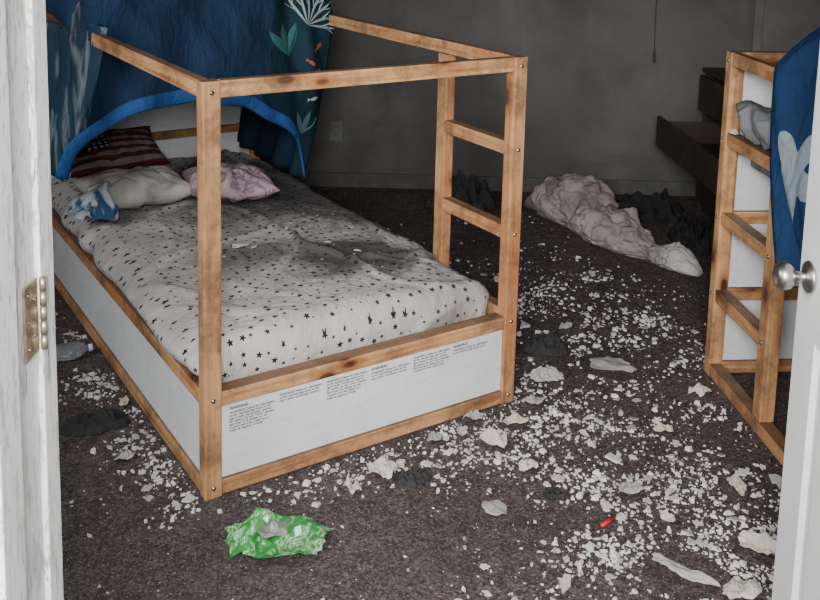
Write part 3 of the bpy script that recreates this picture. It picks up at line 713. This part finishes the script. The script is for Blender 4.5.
CL=[(.23,2.42,.15,.11,.012,GPAP,'torn grey paper sheet lying flat',-.5),(-.075,2.57,.09,.10,.040,CREAM,'crumpled cream paper ball',.9),(-.16,2.49,.065,.07,.03,CREAM,'crumpled cream paper scrap',.2),
(.72,3.29,.26,.15,.020,GPAP,'crumpled pale grey plastic sheet',-.35),(.68,2.19,.22,.07,.014,GPAP,'long torn grey paper strip',-.6),(.80,2.12,.14,.09,.02,CREAM,'curled cream paper scrap',.4),
(.90,2.29,.12,.16,.030,CREAM,'crumpled cream paper by the door',.9),(.26,2.76,.09,.13,.035,CREAM,'curled cream paint flakes by the bed',.9),(.19,2.88,.08,.05,.03,GPAP,'curled grey paint flake near the bed',.1),
(.98,3.10,.12,.08,.03,CREAM,'crumpled cream paper near the raised bed',.6),(.34,2.62,.08,.07,.025,CREAM,'curled cream paint flake',.5),(.40,3.00,.09,.06,.025,GPAP,'curled grey paint flake',.2),(.93,2.55,.06,.10,.03,CREAM,'curled cream strip near the raised bed',.3),
(.55,2.75,.06,.05,.02,CREAM,'small curled cream paint flake',1.3),(.12,2.68,.07,.05,.022,CREAM,'small curled cream paint flake',.6),
(.33,2.88,.10,.07,.02,CREAM,'torn cream paint flake at the foot of the bed',.1),(.07,2.76,.07,.05,.02,GPAP,'torn grey paint flake at the foot of the bed',1.1),(.62,2.52,.09,.06,.02,GPAP,'torn grey paint flake',.4),
(.80,2.85,.08,.06,.02,CREAM,'torn cream paint flake',.2),(-.83,2.62,.07,.05,.018,GPAP,'torn grey paint flake beside the bed',.7),
(-.93,2.93,.08,.05,.02,CREAM,'torn cream paint flake beside the bed',1.9),(.16,2.80,.05,.05,.02,GPAP,'small grey paint flake at the foot of the bed',.3),(.70,2.40,.08,.05,.018,CREAM,'curled cream paint flake on the carpet',2.2),(.60,3.60,.09,.06,.02,GPAP,'torn grey paint flake on the carpet',.9)]
for i,(x,y,sx,sy,h,mt_,lb,rz) in enumerate(CL): crumple('paper_scrap',x,y,sx,sy,h,mt_,lb,'paper',60+i,rz,n=9)
RED=simple('red_plastic',(.45,.03,.02),.45,.1)
rp=empty('crayon',(.53,2.375,.007),.75,'red crayon-like plastic stick on the carpet','crayon')
cyl('barrel',.006,.055,'x',(0,0,0),RED,rp,12); lathe('tip',[(0.006,.0278),(.003,.038),(0,.0385)],'x',(0,0,0),RED,rp,12)
m,nt,b=new_mat('clear_plastic',.12,.5); b.inputs['Transmission Weight'].default_value=.85; b.inputs['IOR'].default_value=1.3; setc(nt,b,(.7,.75,.78)); CLR=m
bt=empty('plastic_bottle',(-1.22,3.22,.034),.5,'clear plastic bottle lying on the carpet','bottle')
lathe('bottle_body',[(0,-.07),(.024,-.07),(.03,-.062),(.031,-.03),(.028,-.02),(.031,-.01),(.031,.03),(.024,.05),(.012,.062),(.011,.072),(0,.072)],'x',(0,0,0),CLR,bt)
lathe('bottle_cap',[(0,.0725),(.013,.0725),(.013,.086),(0,.086)],'x',(0,0,0),simple('white_cap',(.6,.6,.6)),bt)
# ------------------------------------------------------------------ plaster debris
PLA=simple('white_plaster',(.64,.62,.59),.85,.3,30,.4,.003,rnd=.4); PLB=simple('grey_plaster',(.40,.385,.365),.85,.3,30,.4,.003,rnd=.45); PLC=simple('cream_plaster',(.57,.53,.45),.85,.3,30,.4,.003,rnd=.4)
CRB=simple('plaster_crumb_white',(.58,.56,.535),.85,.45,9,.4,.003)
def chip_mesh(nm,seed):
    rnd=random.Random(seed*3+11); k=rnd.choice((3,4,4,5,5,6)); bm=bmesh.new()
    st_=rnd.uniform(.35,.95); hh=rnd.uniform(.08,.24); tx,ty=rnd.uniform(-.22,.22),rnd.uniform(-.22,.22)
    pts=[]
    for i in range(k):
        a=2*pi*(i+rnd.uniform(-.33,.33))/k; r=rnd.uniform(.6,1.15); pts.append((r*math.cos(a),r*math.sin(a)*st_))
        if rnd.random()<.45:
            a2=a+pi/k; r2=r*rnd.uniform(.45,.9); pts.append((r2*math.cos(a2),r2*math.sin(a2)*st_))
    k=len(pts)
    base=[x*tx+y*ty for x,y in pts]; mn=min(base)
    lo=[bm.verts.new((x,y,bz-mn)) for (x,y),bz in zip(pts,base)]; hi=[bm.verts.new((x*.93,y*.93,bz-mn+hh*rnd.uniform(.8,1.1))) for (x,y),bz in zip(pts,base)]
    for i in range(k):
        j=(i+1)%k; bm.faces.new((lo[i],lo[j],hi[j],hi[i]))
    bm.faces.new(hi); bm.faces.new(lo[::-1]); bmesh.ops.triangulate(bm,faces=[f for f in bm.faces if len(f.verts)>4])
    me=bpy.data.meshes.new(nm); bm.to_mesh(me); bm.free(); me.materials.append((PLB,PLA,PLC,PLA)[seed%4]); return me
chips=[chip_mesh('plaster_chip',s) for s in range(32)]
BI=BEDM.inverted(); B2I=B2M.inverted()
def blocked(x,y,r=.02):
    p=BI@Vector((x,y,0))
    if -r<p.x<W+r and -r<p.y<LEN+r: return True
    p=B2I@Vector((x,y,0))
    if -r<p.x<W2+r and -LEN-r<p.y<r: return True
    if y>YB-.05 or (x>1.2 and y>4.2): return True
    return False
clus=[(.30,2.86,.16,3.2),(.18,2.76,.14,2.8),(.02,2.64,.11,1.8),(.42,2.66,.16,1.5),(.62,2.30,.25,1.4),(.80,2.45,.2,1.6),(.70,2.9,.2,.8),(.55,3.35,.2,.8),(.85,3.65,.2,.8),(.45,3.9,.22,.7),(.75,4.1,.16,.4),(-.72,2.56,.07,4.0),(-.80,2.68,.08,4.0),(-.90,2.90,.08,3.2),(-.62,2.40,.06,2.4),(-1.06,3.06,.08,2.6),(-1.2,3.38,.08,2.0),(.9,2.2,.18,1.4),(.42,3.05,.12,1.6)]
def density(x,y):
    d=.012
    d+=.24*math.exp(-((x-.70)/.38)**2)*(1 if y<4.0 else math.exp(-(y-4.0)*2.4))
    c_=0
    for cx_,cy_,r,k in clus: c_+=k*.62*math.exp(-((x-cx_)**2+(y-cy_)**2)/(r*r))
    p=BI@Vector((x,y,0))
    if p.y<0 and p.x>.1: c_+=.9*math.exp(-((p.y+.08)/.08)**2)
    f=fbm((x,y,0),5.0,31)
    d=d*(.12+2.6*max(0,f+.22))+c_*(.35+1.6*max(0,f+.22))
    if x<.1 and y<2.42 and x>-.55: d*=.25
    if y>4.4: d*=.3
    return min(1,d/1.6)
def visible(x,y):
    px=CX+x/(y*.989+.2357)*F
    return 40<px<830
big=[]; tries=0
rnd=random.Random(5)
keep=[(-.335,2.265,.15),(.9,2.28,.06),(-.98,2.80,.11),(-1.22,3.22,.09),(.50,3.40,.10),(.47,3.20,.075),(.53,2.375,.035),(.01,2.55,.06),(.40,2.50,.035)]+[(c[0],c[1],.50*max(c[2],c[3])) for c in CL]
keep+=[(a,b_,.20) for a,b_ in [(.62,5.18),(.74,5.12),(.84,5.0),(.90,4.78),(.98,4.60),(1.07,4.46),(1.15,4.36),(1.26,4.22),(.24,5.16),(1.16,5.06)]]
while len(big)<300 and tries<200000:
    tries+=1; y=2.0+2.8*rnd.random()**1.9; x=rnd.uniform(-1.5,1.35)
    s=min(.036,.0092*math.exp(rnd.gauss(.20,.50)))*(1+.08*(y-2))
    if blocked(x,y,s) or not visible(x,y) or rnd.random()>density(x,y): continue
    if any(math.hypot(x-a,y-b_)<r+s for a,b_,r in keep): continue
    if any(math.hypot(x-a,y-b_)<(r+s)*.95 for a,b_,r in big): continue
    big.append((x,y,s))
KL=('grey-white','white','cream-white','white')
for i,(x,y,s) in enumerate(big):
    o=bpy.data.objects.new('plaster_chip',chips[i%32]); o.location=(x,y,.001); o.rotation_euler=(0,0,rnd.uniform(0,6.28)); o.scale=(s,s,s)
    link(o,None,KL[(i%32)%4]+' broken plaster flake on the dark carpet','plaster chip',group='plaster chips scattered on the carpet')
vs=[];fs=[]; n=0; tries=0
while n<5600 and tries<600000:
    tries+=1; y=2.0+3.0*rnd.random()**1.5; x=rnd.uniform(-1.7,1.4); s=min(.013,.0035*math.exp(rnd.gauss(0,.62)))*(1+.15*(y-2))
    if blocked(x,y,s) or not visible(x,y) or rnd.random()>density(x,y)+.008: continue
    if any(math.hypot(x-a,y-b_)<r*.8+s for a,b_,r in keep): continue
    n+=1; k=rnd.choice((3,4,5)); a0=rnd.random()*6; b0=len(vs); h=s*rnd.uniform(.3,.75); sq=rnd.uniform(.5,1); ct,sn=math.cos(a0),math.sin(a0)
    for i in range(k):
        a=2*pi*(i+rnd.uniform(-.25,.25))/k; r=s*rnd.uniform(.6,1.2); lx,ly=r*math.cos(a),r*math.sin(a)*sq; vs.append((x+lx*ct-ly*sn,y+lx*sn+ly*ct,0))
    for i in range(k):
        q=vs[b0+i]; vs.append((x+(q[0]-x)*.85,y+(q[1]-y)*.85,h*rnd.uniform(.6,1.4)))
    for i in range(k): j=(i+1)%k; fs.append((b0+i,b0+j,b0+k+j,b0+k+i))
    fs.append(tuple(b0+k+i for i in range(k)))
mesh_obj('plaster_crumbs',vs,fs,CRB,None,label='fine white plaster crumbs strewn across the carpet',cat='debris',kind='stuff',group='plaster chips scattered on the carpet')
bv=BVHTree.FromPolygons([v.co for v in mt.data.vertices],[tuple(p.vertices) for p in mt.data.polygons])
ml=[(.42,.74,.036),(.45,.70,.024),(.39,.72,.020),(.48,.76,.015),(.62,.80,.012),(.35,1.0,.011),(.75,.5,.014),(.8,.9,.010),(.52,.95,.011),(.70,.62,.016),(.66,.55,.011),(.85,.72,.013)]
ml+=[(rnd.uniform(.15,.95),rnd.uniform(.15,1.1),rnd.uniform(.004,.009)) for _ in range(30)]
for i,(u,v,s) in enumerate(ml):
    hit=bv.ray_cast(Vector((u,v,1)),Vector((0,0,-1)))
    z=hit[0].z if hit[0] else .42
    pp=on_bed(u,v,z); o=bpy.data.objects.new('plaster_chip',chips[(i*5+1)%32]); o.location=pp; o.rotation_euler=(0,0,i); o.scale=(s,s,s)
    link(o,None,'plaster chip fallen on the star-print sheet','plaster chip',group='plaster chips on the mattress')
# ------------------------------------------------------------------ light
def area(name,loc,target,sx,sy,e,col):
    l=bpy.data.lights.new(name,'AREA'); l.shape='RECTANGLE'; l.size=sx; l.size_y=sy; l.energy=e; l.color=col
    o=bpy.data.objects.new(name,l); o.location=loc; d=Vector(target)-Vector(loc); o.rotation_euler=d.to_track_quat('-Z','Y').to_euler(); COL.objects.link(o); return o
area('hall_daylight',(-.20,-.62,2.05),(-.20,2.3,.3),1.0,1.0,240,(1,.998,.985))
area('room_daylight',(-1.9,1.25,1.8),(-.3,2.7,.3),.9,1.0,50,(.96,.985,1))
w=bpy.data.worlds.new('world'); S.world=w; w.use_nodes=True
bg=w.node_tree.nodes['Background']; bg.inputs['Color'].default_value=(.90,.94,1,1); bg.inputs['Strength'].default_value=.2
